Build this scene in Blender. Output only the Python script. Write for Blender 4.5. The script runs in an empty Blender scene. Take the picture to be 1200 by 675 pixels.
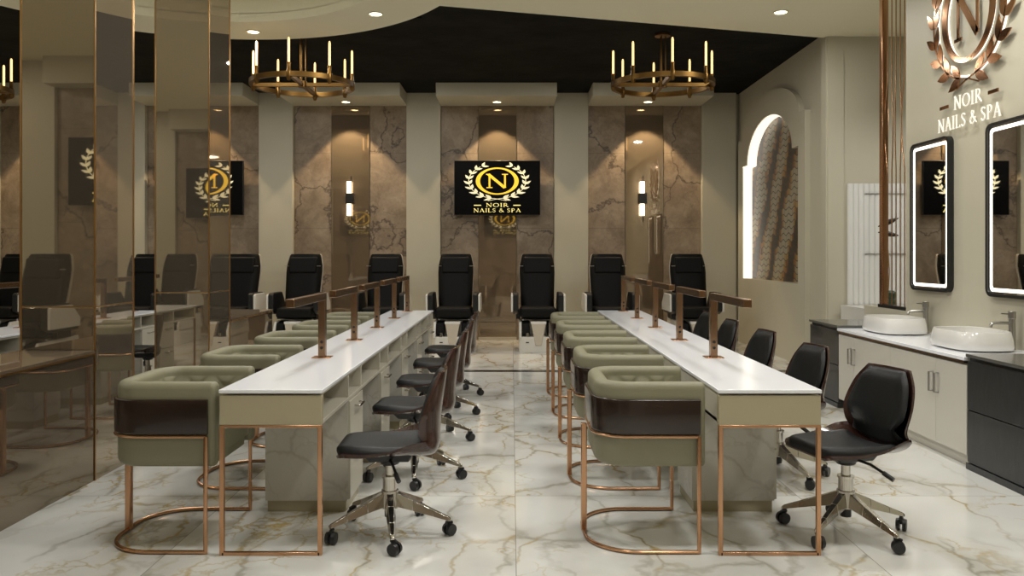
import bpy, bmesh, math, random
from math import sin, cos, pi, radians as R, sqrt, atan2
from mathutils import Vector
from mathutils.geometry import tessellate_polygon

S = bpy.context.scene
COL = S.collection

# ------------------------------------------------------------------ camera, world, exposure, lights
cam_d = bpy.data.cameras.new('camera')
cam = bpy.data.objects.new('camera', cam_d)
COL.objects.link(cam)
cam.location = (0, 0, 1.37)
cam.rotation_euler = (R(90), 0, 0)
cam_d.sensor_width = 36
cam_d.lens = 36 * 930 / 1200
cam_d.shift_y = -39.5 / 1200
cam_d.clip_start = 0.05
S.camera = cam

w = bpy.data.worlds.new('world')
S.world = w
w.use_nodes = True
w.node_tree.nodes['Background'].inputs[0].default_value = (1.0, .93, .80, 1)
w.node_tree.nodes['Background'].inputs[1].default_value = 0.15
S.view_settings.view_transform = 'Standard'
S.view_settings.look = 'None'
S.view_settings.gamma = 1
S.view_settings.use_curve_mapping = False
S.view_settings.exposure = 0.0
S.cycles.caustics_reflective = False
S.cycles.caustics_refractive = False

C0 = (-2.9, 6.6)               # centre of the round ceiling coffer
ZS, ZB = 3.84, 3.935          # light soffit and black ceiling heights
WARM = (1.0, .975, .93)

def area(name, loc, power, size, color=WARM, rot=(0, 0, 0), shape='DISK', spread=180, sy=None):
    l = bpy.data.lights.new(name, 'AREA')
    l.energy = power; l.color = color; l.shape = shape; l.size = size
    if sy: l.size_y = sy
    l.spread = R(spread)
    o = bpy.data.objects.new(name, l)
    o.location = loc; o.rotation_euler = rot
    COL.objects.link(o)
    return o

def spot(name, loc, power, angle, blend=.3, color=WARM, rot=(0, 0, 0), r=.03):
    l = bpy.data.lights.new(name, 'SPOT')
    l.energy = power; l.color = color; l.spot_size = R(angle); l.spot_blend = blend; l.shadow_soft_size = r
    o = bpy.data.objects.new(name, l)
    o.location = loc; o.rotation_euler = rot
    COL.objects.link(o)
    return o

# rows of unseen fill lights added under the soffit (three real lamps in view get fixtures further down)
for lx in (-6.6, -1.1, 1.2, 2.6):
    for ly in (0.6, 3.0, 5.4):
        if lx > 2 and ly < 1: continue
        area('ceiling_lamp_and_fill', (lx, ly, ZS - .02), 12 if ly < 1 else (24 if lx > 2 else 29.5), .5)
area('coffer_fill', (C0[0], C0[1], 4.22), 22, .8)  # unseen fill light added inside the coffer
for (lx, ly) in ((-2.87, 8.8), (-1.4, 8.15), (2.74, 8.09)):
    area('ceiling_lamp_and_fill', (lx, ly, ZS - .03), 20, .16)
# fill lights added below the black ceiling to brighten the pedicure row
for lx in (-6.10, -3.753, -1.407, .941):
    area('ceiling_lamp_and_fill', (lx, 10.6, ZB - .02), 13, .3)
area('corridor_fill', (4.9, 7.6, 3.0), 22, .5, (1, .97, .92))  # unseen fill light added to brighten the corridor

RECESS = (-7.274, -4.927, -2.58, -.233, 2.114)
for rx in RECESS:
    spot('header_lamp', (rx, 12.33, 3.72), 125, 86, .22, (1, .75, .46))

# ------------------------------------------------------------------ materials
def new_mat(name):
    m = bpy.data.materials.new(name)
    m.use_nodes = True
    nt = m.node_tree
    return m, nt, nt.nodes['Principled BSDF']

def pbr(name, col, rough=.5, metal=0, spec=.5, bump=0, bscale=60, coat=0, var=0, vscale=4):
    m, nt, b = new_mat(name)
    b.inputs['Base Color'].default_value = (*col, 1)
    b.inputs['Roughness'].default_value = rough
    b.inputs['Metallic'].default_value = metal
    b.inputs['Specular IOR Level'].default_value = spec
    b.inputs['Coat Weight'].default_value = coat
    b.inputs['Coat Roughness'].default_value = .06
    if bump or var:
        tc = nt.nodes.new('ShaderNodeTexCoord')
    if bump:
        n = nt.nodes.new('ShaderNodeTexNoise'); n.inputs['Scale'].default_value = bscale; n.inputs['Detail'].default_value = 4
        bp = nt.nodes.new('ShaderNodeBump'); bp.inputs['Strength'].default_value = bump; bp.inputs['Distance'].default_value = .01
        nt.links.new(tc.outputs['Object'], n.inputs['Vector'])
        nt.links.new(n.outputs['Fac'], bp.inputs['Height']); nt.links.new(bp.outputs['Normal'], b.inputs['Normal'])
    if var:
        n = nt.nodes.new('ShaderNodeTexNoise'); n.inputs['Scale'].default_value = vscale; n.inputs['Detail'].default_value = 6
        nt.links.new(tc.outputs['Object'], n.inputs['Vector'])
        r = nt.nodes.new('ShaderNodeValToRGB')
        r.color_ramp.elements[0].position = .3; r.color_ramp.elements[1].position = .7
        r.color_ramp.elements[0].color = (*[c * (1 - var) for c in col], 1)
        r.color_ramp.elements[1].color = (*[min(1, c * (1 + var)) for c in col], 1)
        nt.links.new(n.outputs['Fac'], r.inputs['Fac']); nt.links.new(r.outputs['Color'], b.inputs['Base Color'])
    return m

def emit(name, col, s):
    m, nt, b = new_mat(name)
    b.inputs['Base Color'].default_value = (*col, 1)
    b.inputs['Emission Color'].default_value = (*col, 1)
    b.inputs['Emission Strength'].default_value = s
    return m

def mth(nt, op, a, b=None):
    n = nt.nodes.new('ShaderNodeMath'); n.operation = op
    for i, v in enumerate((a, b)):
        if v is None: continue
        if isinstance(v, (int, float)): n.inputs[i].default_value = v
        else: nt.links.new(v, n.inputs[i])
    return n.outputs[0]

def ramp(nt, fac, stops):
    r = nt.nodes.new('ShaderNodeValToRGB')
    e = r.color_ramp.elements
    while len(e) < len(stops): e.new(.5)
    for el, (p, c) in zip(e, stops):
        el.position = p; el.color = (*c, 1) if len(c) == 3 else c
    nt.links.new(fac, r.inputs['Fac'])
    return r.outputs['Color']

def mixc(nt, fac, a, b):
    n = nt.nodes.new('ShaderNodeMix'); n.data_type = 'RGBA'
    for i, v in ((0, fac), (6, a), (7, b)):
        if isinstance(v, (int, float)): n.inputs[i].default_value = v
        elif isinstance(v, tuple): n.inputs[i].default_value = (*v, 1)
        else: nt.links.new(v, n.inputs[i])
    return n.outputs[2]

def noise(nt, vec, scale, detail=4, rough=.5, dist=0, color=False):
    n = nt.nodes.new('ShaderNodeTexNoise')
    n.inputs['Scale'].default_value = scale; n.inputs['Detail'].default_value = detail
    n.inputs['Roughness'].default_value = rough; n.inputs['Distortion'].default_value = dist
    nt.links.new(vec, n.inputs['Vector'])
    return n.outputs['Color' if color else 'Fac']

def vmath(nt, op, a, b):
    n = nt.nodes.new('ShaderNodeVectorMath'); n.operation = op
    for i, v in enumerate((a, b)):
        if isinstance(v, tuple): n.inputs[i].default_value = v
        elif op == 'SCALE' and i == 1: n.inputs['Scale'].default_value = v
        else: nt.links.new(v, n.inputs[i])
    return n.outputs[0]

def voro_edge(nt, vec, scale):
    n = nt.nodes.new('ShaderNodeTexVoronoi'); n.feature = 'DISTANCE_TO_EDGE'
    n.inputs['Scale'].default_value = scale
    nt.links.new(vec, n.inputs['Vector'])
    return n.outputs['Distance']

def marble(name, base, veinA, veinB, scale=1.0, tile=None, rough=.08, amount=1.0, spec=.5):
    m, nt, b = new_mat(name)
    tc = nt.nodes.new('ShaderNodeTexCoord')
    vec = tc.outputs['Object']
    sx = nt.nodes.new('ShaderNodeSeparateXYZ'); nt.links.new(vec, sx.inputs[0])
    if tile:
        tx, ty, ox, oy = tile
        fx = mth(nt, 'DIVIDE', mth(nt, 'ADD', sx.outputs[0], ox), tx)
        fy = mth(nt, 'DIVIDE', mth(nt, 'ADD', sx.outputs[1], oy), ty)
        cx, cy = mth(nt, 'FLOOR', fx), mth(nt, 'FLOOR', fy)
        off = nt.nodes.new('ShaderNodeCombineXYZ')
        nt.links.new(mth(nt, 'MULTIPLY', cx, 7.31), off.inputs[0])
        nt.links.new(mth(nt, 'MULTIPLY', cy, 3.77), off.inputs[1])
        nt.links.new(mth(nt, 'ADD', mth(nt, 'MULTIPLY', cx, 2.1), mth(nt, 'MULTIPLY', cy, 5.3)), off.inputs[2])
        vec = vmath(nt, 'ADD', vec, off.outputs[0])
    v = vmath(nt, 'SCALE', vec, scale)
    # domain warp
    nc = noise(nt, v, 1.6, 5, .55, color=True)
    wv = vmath(nt, 'ADD', v, vmath(nt, 'SCALE', vmath(nt, 'SUBTRACT', nc, (.5, .5, .5)), .55))
    mp = nt.nodes.new('ShaderNodeMapping'); mp.inputs['Rotation'].default_value = (0.3, .2, R(38)); mp.inputs['Scale'].default_value = (1.0, .42, 1)
    nt.links.new(wv, mp.inputs['Vector'])
    mp2 = nt.nodes.new('ShaderNodeMapping'); mp2.inputs['Rotation'].default_value = (0.1, .3, R(-52)); mp2.inputs['Scale'].default_value = (.9, .34, 1)
    mp2.inputs['Location'].default_value = (3.1, 1.7, .4)
    nt.links.new(wv, mp2.inputs['Vector'])
    e1 = voro_edge(nt, mp.outputs[0], 1.15)
    e2 = voro_edge(nt, mp2.outputs[0], 1.3)
    big = noise(nt, v, .9, 3)
    big2 = noise(nt, vmath(nt, 'ADD', v, (11.3, 4.1, 2.2)), 1.1, 3)
    def vein(e, wd): return ramp(nt, e, [(0, (1, 1, 1)), (wd * .35, (.75, .75, .75)), (wd, (0, 0, 0))])
    mk1 = ramp(nt, big, [(.42, (0, 0, 0)), (.60, (1, 1, 1))])
    mk2 = ramp(nt, big2, [(.40, (0, 0, 0)), (.58, (1, 1, 1))])
    f1 = mth(nt, 'MULTIPLY', vein(e1, .020), mth(nt, 'ADD', mth(nt, 'MULTIPLY', mk1, .85), .15))
    f2 = mth(nt, 'MULTIPLY', vein(e2, .028), mth(nt, 'MULTIPLY', mk2, .75))
    halo = mth(nt, 'MULTIPLY', vein(e1, .14), mth(nt, 'MULTIPLY', mk1, .30))
    halo2 = mth(nt, 'MULTIPLY', vein(e2, .17), mth(nt, 'MULTIPLY', mk2, .30))
    fine = noise(nt, v, 9, 6, .65)
    e3 = voro_edge(nt, vmath(nt, 'ADD', wv, vmath(nt, 'SCALE', noise(nt, v, 4.5, 4, .6, color=True), .35)), 3.1)
    mk3 = ramp(nt, noise(nt, vmath(nt, 'ADD', v, (3.3, 8.1, 5.5)), 1.25, 3), [(.50, (0, 0, 0)), (.64, (1, 1, 1))])
    f3 = mth(nt, 'MULTIPLY', vein(e3, .05), mth(nt, 'MULTIPLY', mk3, .8))
    c = mixc(nt, mth(nt, 'MULTIPLY', halo2, amount), base, tuple(x * .72 for x in veinB))
    c = mixc(nt, mth(nt, 'MULTIPLY', halo, amount), c, tuple(.5 * x + .5 * y for x, y in zip(veinA, base)))
    c = mixc(nt, mth(nt, 'MULTIPLY', f2, amount), c, veinB)
    c = mixc(nt, mth(nt, 'MULTIPLY', f1, amount), c, mixc(nt, ramp(nt, fine, [(.4, (0, 0, 0)), (.6, (1, 1, 1))]), veinA, veinB))
    c = mixc(nt, mth(nt, 'MULTIPLY', f3, amount), c, veinA)
    if tile:
        def seam(f, t):
            fr = mth(nt, 'FRACT', f)
            d = mth(nt, 'MULTIPLY', mth(nt, 'MINIMUM', fr, mth(nt, 'SUBTRACT', 1, fr)), t)
            return mth(nt, 'LESS_THAN', d, .0022)
        sm = mth(nt, 'MAXIMUM', seam(fx, tx), seam(fy, ty))
        c = mixc(nt, mth(nt, 'MULTIPLY', sm, .65), c, (.22, .2, .17))
    nt.links.new(c, b.inputs['Base Color'])
    b.inputs['Roughness'].default_value = rough
    b.inputs['Specular IOR Level'].default_value = spec
    return m

def stone_mat():
    m, nt, b = new_mat('brown_stone')
    tc = nt.nodes.new('ShaderNodeTexCoord'); v = tc.outputs['Object']
    nc = noise(nt, v, 1.3, 6, .6, color=True)
    wv = vmath(nt, 'ADD', v, vmath(nt, 'SCALE', vmath(nt, 'SUBTRACT', nc, (.5, .5, .5)), 1.1))
    n1 = noise(nt, wv, 2.2, 8, .65)
    n2 = noise(nt, v, 14, 6, .7)
    c = ramp(nt, n1, [(.28, (.15, .107, .070)), (.45, (.25, .187, .125)), (.58, (.33, .255, .177)), (.75, (.44, .355, .26))])
    c = mixc(nt, mth(nt, 'MULTIPLY', ramp(nt, n2, [(.45, (0, 0, 0)), (.7, (1, 1, 1))]), .35), c, (.17, .13, .095))
    e = voro_edge(nt, wv, .45)
    e2 = voro_edge(nt, wv, 1.9)
    msk = ramp(nt, noise(nt, v, 1.4, 3), [(.42, (0, 0, 0)), (.56, (1, 1, 1))])
    c = mixc(nt, mth(nt, 'MULTIPLY', ramp(nt, e, [(0, (1, 1, 1)), (.012, (0, 0, 0))]), .85), c, (.055, .038, .026))
    c = mixc(nt, mth(nt, 'MULTIPLY', mth(nt, 'MULTIPLY', ramp(nt, e2, [(0, (1, 1, 1)), (.03, (0, 0, 0))]), msk), .28), c, (.10, .072, .05))
    # slab joints
    sx = nt.nodes.new('ShaderNodeSeparateXYZ'); nt.links.new(v, sx.inputs[0])
    fr = mth(nt, 'FRACT', mth(nt, 'DIVIDE', mth(nt, 'ADD', sx.outputs[2], .62), 1.2))
    c = mixc(nt, mth(nt, 'MULTIPLY', mth(nt, 'LESS_THAN', fr, .005), .6), c, (.06, .045, .03))
    nt.links.new(c, b.inputs['Base Color'])
    b.inputs['Roughness'].default_value = .42
    return m

def bronze_mirror(name, gl, df, mix, rough=.02):
    m, nt, b = new_mat(name)
    b.inputs['Base Color'].default_value = (*gl, 1); b.inputs['Metallic'].default_value = 1; b.inputs['Roughness'].default_value = rough
    d = nt.nodes.new('ShaderNodeBsdfDiffuse'); d.inputs[0].default_value = (*df, 1)
    mx = nt.nodes.new('ShaderNodeMixShader'); mx.inputs[0].default_value = mix
    out = nt.nodes['Material Output']
    nt.links.new(b.outputs[0], mx.inputs[1]); nt.links.new(d.outputs[0], mx.inputs[2]); nt.links.new(mx.outputs[0], out.inputs[0])
    return m

def wood_mat(name, c0, c1, axis_scale, rough=.22):
    m, nt, b = new_mat(name)
    tc = nt.nodes.new('ShaderNodeTexCoord')
    mp = nt.nodes.new('ShaderNodeMapping'); mp.inputs['Scale'].default_value = axis_scale
    nt.links.new(tc.outputs['Object'], mp.inputs['Vector'])
    n = noise(nt, mp.outputs[0], 3, 6, .6, 1.0)
    nt.links.new(ramp(nt, n, [(.3, c0), (.7, c1)]), b.inputs['Base Color'])
    b.inputs['Roughness'].default_value = rough
    b.inputs['Coat Weight'].default_value = .3
    return m

def mosaic_mat():
    m, nt, b = new_mat('wave_mosaic')
    tc = nt.nodes.new('ShaderNodeTexCoord'); v = tc.outputs['Object']
    sx = nt.nodes.new('ShaderNodeSeparateXYZ'); nt.links.new(v, sx.inputs[0])
    y, z = sx.outputs[1], sx.outputs[2]
    # wavy thin grout lines along rows
    rowh = .086
    ph = mth(nt, 'MULTIPLY', mth(nt, 'SINE', mth(nt, 'MULTIPLY', y, 30)), .016)
    row = mth(nt, 'DIVIDE', mth(nt, 'ADD', z, ph), rowh)
    fr = mth(nt, 'FRACT', row); fl = mth(nt, 'FLOOR', row)
    line = mth(nt, 'LESS_THAN', fr, .17)
    bt = mth(nt, 'FRACT', mth(nt, 'ADD', mth(nt, 'DIVIDE', y, .15), mth(nt, 'MULTIPLY', fl, .37)))
    vl = mth(nt, 'LESS_THAN', bt, .05)
    line = mth(nt, 'MAXIMUM', line, vl)
    # blocky position so that colour steps tile by tile
    by = mth(nt, 'MULTIPLY', mth(nt, 'FLOOR', mth(nt, 'DIVIDE', y, .05)), .05)
    bz = mth(nt, 'MULTIPLY', fl, rowh)
    cb = nt.nodes.new('ShaderNodeCombineXYZ'); nt.links.new(by, cb.inputs[1]); nt.links.new(bz, cb.inputs[2])
    # diagonal streaks running down to the far lower corner
    d = mth(nt, 'SUBTRACT', mth(nt, 'MULTIPLY', by, 1.0), mth(nt, 'MULTIPLY', bz, -.55))
    nz = noise(nt, cb.outputs[0], 1.1, 4, .6)
    dd = mth(nt, 'ADD', d, mth(nt, 'MULTIPLY', mth(nt, 'SUBTRACT', nz, .5), 1.0))
    wv = mth(nt, 'SINE', mth(nt, 'ADD', mth(nt, 'MULTIPLY', dd, 8.5), .6))
    n2 = noise(nt, cb.outputs[0], 5, 3, .6)
    k = mth(nt, 'ADD', mth(nt, 'MULTIPLY', wv, .5), mth(nt, 'MULTIPLY', mth(nt, 'SUBTRACT', n2, .5), .9))
    c = ramp(nt, mth(nt, 'ADD', mth(nt, 'MULTIPLY', k, .5), .5), [(.0, (.36, .335, .25)), (.42, (.32, .28, .19)), (.50, (.34, .20, .04)), (.60, (.24, .085, .02)), (.66, (.035, .026, .018)), (.9, (.015, .013, .01))])
    c = mixc(nt, mth(nt, 'MULTIPLY', line, .9), c, (.05, .04, .028))
    nt.links.new(c, b.inputs['Base Color'])
    b.inputs['Roughness'].default_value = .35
    return m

M = {}
M['wall'] = pbr('beige_paint', (.53, .495, .385), .55, var=.03, vscale=1.5)
M['ceil'] = pbr('soffit_paint', (.85, .80, .605), .7)
M['black_ceiling'] = pbr('black_plaster', (.0068, .0070, .0062), .8, bump=.6, bscale=7, var=.6, vscale=2.2, spec=.12)
M['stone'] = stone_mat()
M['bronze'] = bronze_mirror('bronze_mirror_glass', (.60, .52, .41), (.23, .193, .145), .27)
M['bronze_low'] = bronze_mirror('dark_bronze_mirror_glass', (.40, .34, .265), (.15, .122, .092), .30)
M['bronze_wall'] = bronze_mirror('bronze_wall_mirror', (.33, .27, .20), (.33, .25, .17), .30)
M['floor'] = marble('gold_vein_marble', (.78, .785, .755), (.48, .34, .09), (.34, .32, .26), 1.35, (1.6, 1.6, 1.582, .3), .11)
M['dark_strip'] = pbr('black_inlay', (.012, .012, .012), .2)
M['copper'] = pbr('copper_metal', (.60, .345, .20), .24, 1)
M['bronze_metal'] = pbr('brushed_bronze', (.30, .185, .11), .25, 1)
M['gold_trim'] = pbr('gold_trim', (.55, .33, .14), .3, 1)
M['antique'] = pbr('antique_brass', (.17, .095, .028), .38, 1)
M['top'] = pbr('white_solid_surface', (.90, .92, .97), .18)
M['apron'] = pbr('cream_lacquer_shaded', (.45, .40, .27), .22)  # table lacquer in its shaded tone, the dim front end put into the colour
M['drawer'] = pbr('white_drawer_lacquer', (.58, .55, .47), .25)  # same table lacquer in a lit tone, side light put into the colour
M['tmarble'] = marble('grey_vein_marble', (.62, .60, .54), (.40, .35, .26), (.40, .38, .34), 1.6, None, .2, .5)
M['sage'] = pbr('sage_leatherette', (.238, .228, .148), .5, bump=.12, bscale=220)
M['dwood'] = wood_mat('dark_walnut', (.014, .008, .006), (.030, .016, .012), (1.2, 1.2, 9))
M['rosewood'] = wood_mat('rosewood_veneer', (.028, .013, .010), (.062, .027, .020), (9, 1.2, 1.2), .2)
M['bleather'] = pbr('black_leather', (.009, .010, .0105), .45, spec=.35, bump=.1, bscale=180)
M['pleather'] = pbr('matt_black_upholstery', (.0042, .0042, .0038), .6, spec=.18)
M['bplastic'] = pbr('black_plastic', (.015, .015, .016), .35)
M['chrome'] = pbr('polished_aluminium', (.62, .60, .56), .14, 1)
M['dark_chrome'] = pbr('brushed_nickel', (.42, .41, .39), .28, 1)
M['ceramic'] = pbr('white_ceramic', (.74, .73, .70), .12, coat=.3)
M['white'] = pbr('white_gelcoat', (.66, .645, .60), .25)
M['tan'] = pbr('tan_plastic', (.52, .46, .37), .4)
M['lacquer'] = pbr('off_white_lacquer', (.62, .595, .53), .35)
M['bcab'] = wood_mat('black_stained_oak', (.010, .011, .012), (.026, .027, .028), (1, 9, 2), .35)
M['bcabtop'] = pbr('dark_stone_top', (.10, .10, .09), .15)
M['bframe'] = pbr('black_frame', (.012, .012, .012), .35)
M['mirror'] = pbr('silver_mirror', (.86, .85, .82), .015, 1)
M['led'] = emit('led_light', (1, .94, .84), 1.7)
M['led_niche'] = emit('niche_led', (1, .93, .80), 1.05)
M['candle'] = emit('candle_light', (1, .62, .26), 1.9)
M['lampdisc'] = emit('lamp_disc', (1, .95, .86), 4)
M['sconce_l'] = emit('sconce_light', (1, .80, .55), 4.5)
M['screen'] = pbr('black_screen', (.0015, .0015, .0015), .3, spec=.08)
M['scr_white'] = emit('screen_cream', (.80, .74, .50), .62)
M['scr_gold'] = emit('screen_gold', (.85, .56, .04), .72)
M['scr_text'] = emit('screen_yellow', (.86, .74, .26), .75)
M['scr_red'] = emit('screen_red', (.8, .05, .03), .8)
M['mosaic'] = mosaic_mat()
M['fluted'] = pbr('fluted_white_panel', (.78, .78, .75), .25)
M['vase'] = pbr('green_glaze', (.06, .10, .06), .3)
M['pod'] = pbr('dark_seed_pod', (.03, .024, .016), .5)
M['sign_copper'] = pbr('polished_copper_sign', (.50, .27, .15), .12, 1)
M['sign_white'] = emit('lit_letter', (.85, .81, .72), .5)
M['halo'] = emit('halo_strip', (1, .95, .85), 1.5)

# ------------------------------------------------------------------ mesh helpers
class MB:
    def __init__(s): s.v = []; s.f = []
    def add(s, vs, fs):
        o = len(s.v); s.v += [tuple(p) for p in vs]; s.f += [tuple(i + o for i in f) for f in fs]; return s
    def box(s, x0, x1, y0, y1, z0, z1):
        return s.add([(x0, y0, z0), (x1, y0, z0), (x1, y1, z0), (x0, y1, z0), (x0, y0, z1), (x1, y0, z1), (x1, y1, z1), (x0, y1, z1)],
                     [(3, 2, 1, 0), (4, 5, 6, 7), (0, 1, 5, 4), (1, 2, 6, 5), (2, 3, 7, 6), (3, 0, 4, 7)])
    def hexa(s, bot, top):
        return s.add(list(bot) + list(top), [(3, 2, 1, 0), (4, 5, 6, 7), (0, 1, 5, 4), (1, 2, 6, 5), (2, 3, 7, 6), (3, 0, 4, 7)])
    def tube(s, pts, r, n=10, closed=False, r_end=None):
        P = [Vector(p) for p in pts]; N = len(P)
        T = []
        for i in range(N):
            a = P[(i - 1) % N] if closed or i > 0 else P[i]
            b = P[(i + 1) % N] if closed or i < N - 1 else P[i]
            T.append((b - a).normalized())
        ref = Vector((0, 0, 1)) if abs(T[0].z) < .9 else Vector((1, 0, 0))
        nrm = (ref - T[0] * ref.dot(T[0])).normalized()
        vs = []; fs = []
        for i in range(N):
            nrm = (nrm - T[i] * nrm.dot(T[i])).normalized()
            bi = T[i].cross(nrm)
            rr = r if r_end is None else r + (r_end - r) * i / (N - 1)
            for k in range(n):
                a = 2 * pi * k / n
                vs.append(P[i] + nrm * (cos(a) * rr) + bi * (sin(a) * rr))
        for i in range(N if closed else N - 1):
            for k in range(n):
                a, b = i * n + k, i * n + (k + 1) % n
                c, d = ((i + 1) % N) * n + (k + 1) % n, ((i + 1) % N) * n + k
                fs.append((a, b, c, d))
        if not closed:
            fs.append(tuple(range(n))[::-1]); fs.append(tuple((N - 1) * n + k for k in range(n)))
        return s.add(vs, fs)
    def cyl(s, p0, p1, r0, r1=None, n=20):
        return s.tube([p0, p1], r0, n, False, r0 if r1 is None else r1)
    def lathe(s, prof, c=(0, 0, 0), n=32, sx=1, sy=1):
        vs = []; fs = []; m = len(prof)
        for k in range(n):
            a = 2 * pi * k / n
            for (r, z) in prof: vs.append((c[0] + r * cos(a) * sx, c[1] + r * sin(a) * sy, c[2] + z))
        for k in range(n):
            for i in range(m - 1):
                a = k * m + i; b = ((k + 1) % n) * m + i
                fs.append((a, b, b + 1, a + 1))
        if prof[0][0] > 1e-6: fs.append(tuple(k * m for k in range(n))[::-1])
        if prof[-1][0] > 1e-6: fs.append(tuple(k * m + m - 1 for k in range(n)))
        return s.add(vs, fs)
    def sweep(s, path, sec, closed=False):
        """path: 2-D plan points; sec: closed list of (offset to the right of travel, z)."""
        N = len(path); m = len(sec); vs = []; fs = []
        for i in range(N):
            p = Vector(path[i])
            a = Vector(path[(i - 1) % N]) if closed or i > 0 else p
            b = Vector(path[(i + 1) % N]) if closed or i < N - 1 else p
            d1 = (p - a).normalized() if (p - a).length > 1e-9 else (b - p).normalized()
            d2 = (b - p).normalized() if (b - p).length > 1e-9 else d1
            t = (d1 + d2).normalized()
            nr = Vector((t.y, -t.x)); sc = 1 / max(.4, nr.dot(Vector((d1.y, -d1.x))))
            for (o, z) in sec:
                q = p + nr * o * sc; vs.append((q.x, q.y, z))
        for i in range(N if closed else N - 1):
            for k in range(m):
                a, b = i * m + k, i * m + (k + 1) % m
                j = (i + 1) % N
                fs.append((a, j * m + k, j * m + (k + 1) % m, b))
        if not closed:
            fs.append(tuple(range(m))); fs.append(tuple((N - 1) * m + k for k in range(m))[::-1])
        return s.add(vs, fs)
    def prism(s, poly, f, d, holes=()):
        """poly (2-D) mapped by f(u, v, n) and given thickness d along n."""
        loops = [list(poly)] + [list(h) for h in holes]
        flat = [p for l in loops for p in l]
        tri = tessellate_polygon([[Vector((p[0], p[1], 0)) for p in l] for l in loops])
        n = len(flat)
        vs = [f(p[0], p[1], 0) for p in flat] + [f(p[0], p[1], d) for p in flat]
        fs = [tuple(t)[::-1] for t in tri] + [tuple(i + n for i in t) for t in tri]
        o = 0
        for l in loops:
            k = len(l)
            for i in range(k):
                a, b = o + i, o + (i + 1) % k
                fs.append((a, b, b + n, a + n))
            o += k
        return s.add(vs, fs)
    def grid(s, fn, nu, nv, closed_u=False):
        vs = [fn(i / nu, j / nv) for j in range(nv + 1) for i in range(nu + 1)]
        fs = [(j * (nu + 1) + i, j * (nu + 1) + i + 1, (j + 1) * (nu + 1) + i + 1, (j + 1) * (nu + 1) + i) for j in range(nv) for i in range(nu)]
        return s.add(vs, fs)
    def slab(s, f0, f1, nu, nv):
        """closed solid between two surfaces sharing one parameter grid"""
        n = (nu + 1) * (nv + 1)
        s0 = [f0(i / nu, j / nv) for j in range(nv + 1) for i in range(nu + 1)]
        s1 = [f1(i / nu, j / nv) for j in range(nv + 1) for i in range(nu + 1)]
        q = [(j * (nu + 1) + i, j * (nu + 1) + i + 1, (j + 1) * (nu + 1) + i + 1, (j + 1) * (nu + 1) + i) for j in range(nv) for i in range(nu)]
        fs = [x[::-1] for x in q] + [tuple(k + n for k in x) for x in q]
        rim = [i for i in range(nu + 1)] + [j * (nu + 1) + nu for j in range(1, nv + 1)] + [nv * (nu + 1) + i for i in range(nu - 1, -1, -1)] + [j * (nu + 1) for j in range(nv - 1, 0, -1)]
        for k in range(len(rim)):
            a, b = rim[k], rim[(k + 1) % len(rim)]
            fs.append((a, b, b + n, a + n))
        return s.add(s0 + s1, fs)
    def build(s, name, mat, parent=None, bevel=0, seg=2, smooth=True, ang=35):
        me = bpy.data.meshes.new(name)
        me.from_pydata(s.v, [], s.f)
        bm = bmesh.new(); bm.from_mesh(me)
        bmesh.ops.recalc_face_normals(bm, faces=bm.faces)
        bm.to_mesh(me); bm.free()
        me.materials.append(mat)
        if smooth:
            me.polygons.foreach_set('use_smooth', [True] * len(me.polygons))
            me.set_sharp_from_angle(angle=R(ang))
        o = bpy.data.objects.new(name, me)
        COL.objects.link(o)
        if parent: o.parent = parent
        if bevel:
            md = o.modifiers.new('bevel', 'BEVEL'); md.width = bevel; md.segments = seg; md.limit_method = 'ANGLE'; md.angle_limit = R(40)
            md.harden_normals = False
        return o

def tag(o, label, cat, group=None):
    o['label'] = label; o['category'] = cat
    if group: o['group'] = group
    return o
def thing(name, label, cat, loc=(0, 0, 0), rz=0, group=None):
    o = bpy.data.objects.new(name, None); COL.objects.link(o)
    o.empty_display_size = .1
    o.location = loc; o.rotation_euler = (0, 0, rz)
    return tag(o, label, cat, group)
def struct(o):
    o['kind'] = 'structure'; return o
KIDS = {}
def kids(o): return [c for c in bpy.data.objects if c.parent == o]
def dup(root, loc, rz, label, group=None):
    def cp(o, par):
        c = o.copy(); COL.objects.link(c)
        if par: c.parent = par
        for k in kids(o):
            if k is not c: cp(k, c)
        return c
    r = cp(root, None)
    r.location = loc; r.rotation_euler = (0, 0, rz); r['label'] = label
    if group: r['group'] = group
    return r

def arc(cx, cy, r, a0, a1, n):
    return [(cx + r * cos(a0 + (a1 - a0) * i / n), cy + r * sin(a0 + (a1 - a0) * i / n)) for i in range(n + 1)]
def rrect(x0, x1, y0, y1, r, n=6):
    return (arc(x1 - r, y0 + r, r, -pi / 2, 0, n) + arc(x1 - r, y1 - r, r, 0, pi / 2, n) +
            arc(x0 + r, y1 - r, r, pi / 2, pi, n) + arc(x0 + r, y0 + r, r, pi, 1.5 * pi, n))

# ------------------------------------------------------------------ setting
XL, XR, YF, YB = -8.75, 3.56, -.6, 12.72
struct(MB().box(XL - .1, 6.2, YF - .2, YB + .2, -.1, 0).build('floor', M['floor'], smooth=False))
struct(MB().box(XL, 3.4, 9.24, 9.38, 0, .003).build('trim_1', M['dark_strip'], smooth=False))

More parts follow.
